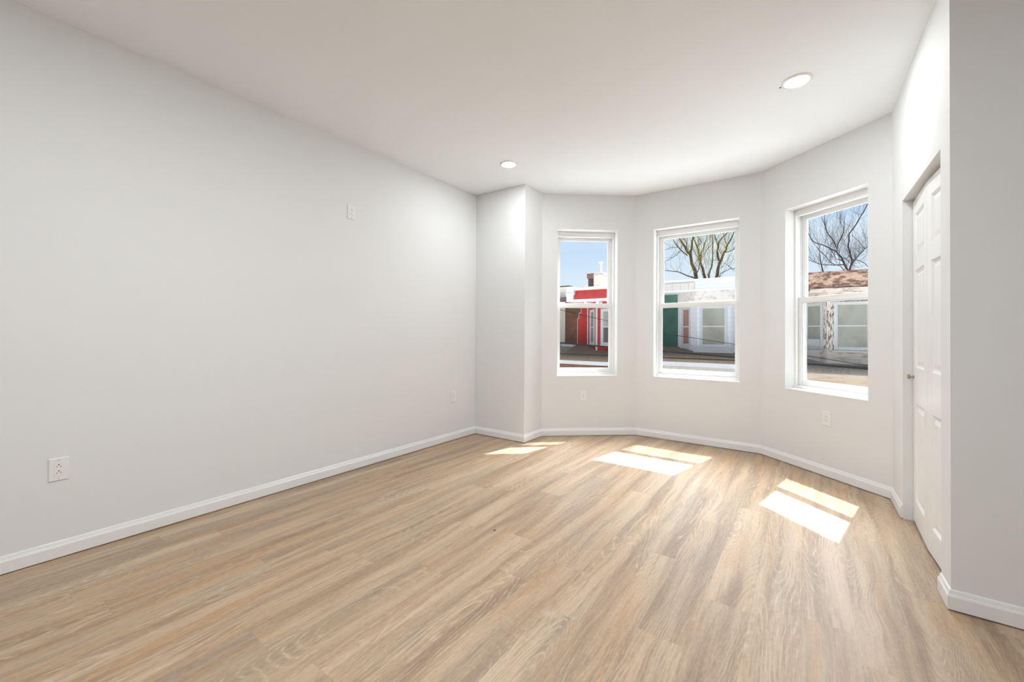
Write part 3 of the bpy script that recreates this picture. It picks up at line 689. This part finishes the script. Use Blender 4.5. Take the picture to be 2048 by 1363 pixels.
def make_tree(label, Yt, conv, base, limbs, barkm, twig_ln, twig_r, depth, per, up, budn, seed):
    rnd = random.Random(seed)
    bx = at(*conv(*base), Yt); root = empty('tree', (bx.x, Yt, GZ)); tag(root, label, 'tree')
    inv = Matrix.Translation((-bx.x, -Yt, -GZ))
    trunk = MB(); twigs = MB(); pts_b = []
    trunk.tube([(bx.x, Yt, GZ), (bx.x+.05, Yt, (GZ+bx.z)/2), (bx.x, Yt, bx.z-.4)], [.42, .34, .30], 12)
    done = []; new = []
    for li, (pl, r0, r1, dy) in enumerate(limbs):
        P3 = []; ys = Yt
        if r0 < .10 and done:                       # a branch starts at the depth of the limb it leaves
            ys = min(done, key=lambda w: (w[0]-pl[0][0])**2+(w[1]-pl[0][1])**2)[2]
        for k, q in enumerate(pl):
            f = k/max(1, len(pl)-1); P3.append(at(*conv(*q), ys+dy*f)); new.append((q[0], q[1], ys+dy*f))
        for k in range(len(pl)-1):
            (a0, a1, a2), (b0, b1, b2) = new[-len(pl)+k], new[-len(pl)+k+1]
            for t in (.2, .4, .6, .8): done.append((a0+(b0-a0)*t, a1+(b1-a1)*t, a2+(b2-a2)*t))
        done += new[-len(pl):]
        if r0 >= .05 and ys == Yt:
            P3 = [Vector((bx.x, Yt, bx.z-.5))]+P3
        # smooth subdivision
        S_ = []
        for k in range(len(P3)-1):
            for t in (0, .5): S_.append(P3[k].lerp(P3[k+1], t)+Vector((rnd.gauss(0, .015), rnd.gauss(0, .03), rnd.gauss(0, .015))))
        S_.append(P3[-1])
        # carry the limb on past the last traced point
        d = (S_[-1]-S_[-2]).normalized()
        S_.append(S_[-1]+d*.5+Vector((0, 0, .15)))
        R_ = [r0+(r1-r0)*k/(len(S_)-1) for k in range(len(S_))]; R_[-1] *= .35
        trunk.tube(S_, R_, 8, cap=False)
        for k in range(1, len(S_)):
            for _ in range(per):
                a = Vector((rnd.uniform(-1, 1), rnd.uniform(-1, 1), rnd.uniform(-.1, 1.0)))
                dd = (S_[k]-S_[k-1]).normalized()
                grow(twigs, S_[k].lerp(S_[k-1], rnd.random()), dd*.5+a, twig_ln*rnd.uniform(.6, 1.3), twig_r, depth, rnd, up, (pts_b, budn) if budn else None)
            if budn and r0 > .05:
                for _ in range(44): pts_b.append(S_[k].lerp(S_[k-1], rnd.random())+Vector((rnd.gauss(0, .09), rnd.gauss(0, .09), rnd.gauss(0, .09))))
    trunk.build('trunk', barkm, root, xf=inv, smooth=True); twigs.build('twigs', barkm, root, xf=inv)
    if budn:
        m = MB()
        for p in pts_b:
            s = rnd.uniform(.010, .023); a = Vector((rnd.uniform(-1, 1), rnd.uniform(-1, 1), rnd.uniform(-1, 1))).normalized(); b = a.orthogonal().normalized(); c = a.cross(b)
            m.poly([p+b*s, p+c*s*.7+a*s*.3, p-b*s, p-c*s*.7+a*s*.3, p+a*s*.8], [(0,1,4),(1,2,4),(2,3,4),(3,0,4),(3,2,1,0)])
        o = m.build('buds', MAT['bud'], root, xf=inv); o['kind'] = 'stuff'
    return root
mapleL = [([(585,905),(575,760),(520,620),(490,480),(430,400),(370,300),(310,210)], .135, .05, -.3),
  ([(490,480),(505,370),(520,250),(540,160)], .085, .04, .5), ([(440,490),(380,440),(280,350),(200,230)], .045, .02, -.8),
  ([(562,880),(430,840),(280,780),(60,755)], .05, .018, -.6), ([(335,400),(240,490),(110,570)], .02, .01, -.5), ([(430,400),(430,270),(370,190)], .04, .02, .6),
  ([(270,340),(180,340),(60,385)], .018, .01, .3),
  ([(750,905),(700,720),(665,600),(640,470),(610,320),(560,210)], .10, .035, .9), ([(665,600),(690,440),(740,280),(780,180)], .045, .02, 1.2),
  ([(665,560),(580,470),(550,390)], .03, .015, .4), ([(620,330),(690,260),(620,170)], .03, .015, -.3), ([(610,790),(650,670),(670,610)], .03, .02, .4), ([(740,480),(790,370),(870,290)], .025, .012, .6),
  ([(815,905),(820,820),(860,680),(885,560),(880,380),(880,170)], .075, .025, 1.5), ([(885,560),(930,580)], .02, .012, .3),
  ([(945,900),(975,740),(1010,620),(1060,490),(1110,390),(1140,300),(1230,150)], .12, .03, -.8), ([(1000,590),(970,470),(970,350),(1010,220),(1110,120)], .075, .03, .5),
  ([(1090,440),(1180,420),(1250,380)], .03, .018, -.4), ([(1140,300),(1090,190)], .025, .015, .2), ([(980,900),(1030,800),(1180,730),(1260,720)], .03, .012, -.6), ([(1020,720),(1100,620),(1180,690),(1240,750)], .016, .008, .6), ([(970,300),(930,170)], .03, .02, .3)]
make_tree('budding maple tree with yellow-green buds behind the white house', 30.0, z3, (760, 1500), mapleL, MAT['bark'], 1.2, .011, 2, 1, .25, 1, 3)
bareL = [([(600,985),(545,880),(500,780),(430,710),(300,640),(150,580),(80,520)], .050, .02, .6), ([(430,700),(450,600),(500,480),(530,390)], .025, .02, -.5),
  ([(430,640),(330,480),(280,390),(270,280)], .03, .012, .5), ([(610,980),(635,860),(630,760),(590,630),(600,460),(720,300),(800,160)], .050, .02, -.6),
  ([(640,870),(720,770),(810,670),(870,620)], .025, .025, .8), ([(640,470),(820,660),(870,710)], .012, .010, .9), ([(540,960),(480,900),(350,850),(200,690)], .020, .014, -.9),
  ([(547,885),(400,880),(250,880),(90,830)], .03, .012, .9), ([(540,830),(420,800),(380,720)], .02, .01, .4), ([(635,800),(740,820),(870,920)], .02, .012, -.6), ([(500,780),(580,820),(630,870)], .02, .015, .2)]
make_tree('bare fine-twigged tree against blue sky behind the weathered house', 27.0, z5, (605, 1060), bareL, MAT['bark_pale'], .95, .0075, 2, 2, .55, 0, 5)
make_tree('small bare tree behind left end of the weathered house', 31.0, z5, (250, 1060), [([(250,990),(225,880),(205,780)], .05, .02, .2), ([(225,880),(130,840),(80,800)], .02, .01, .3)], MAT['bark_pale'], .9, .0075, 2, 2, .4, 0, 9)
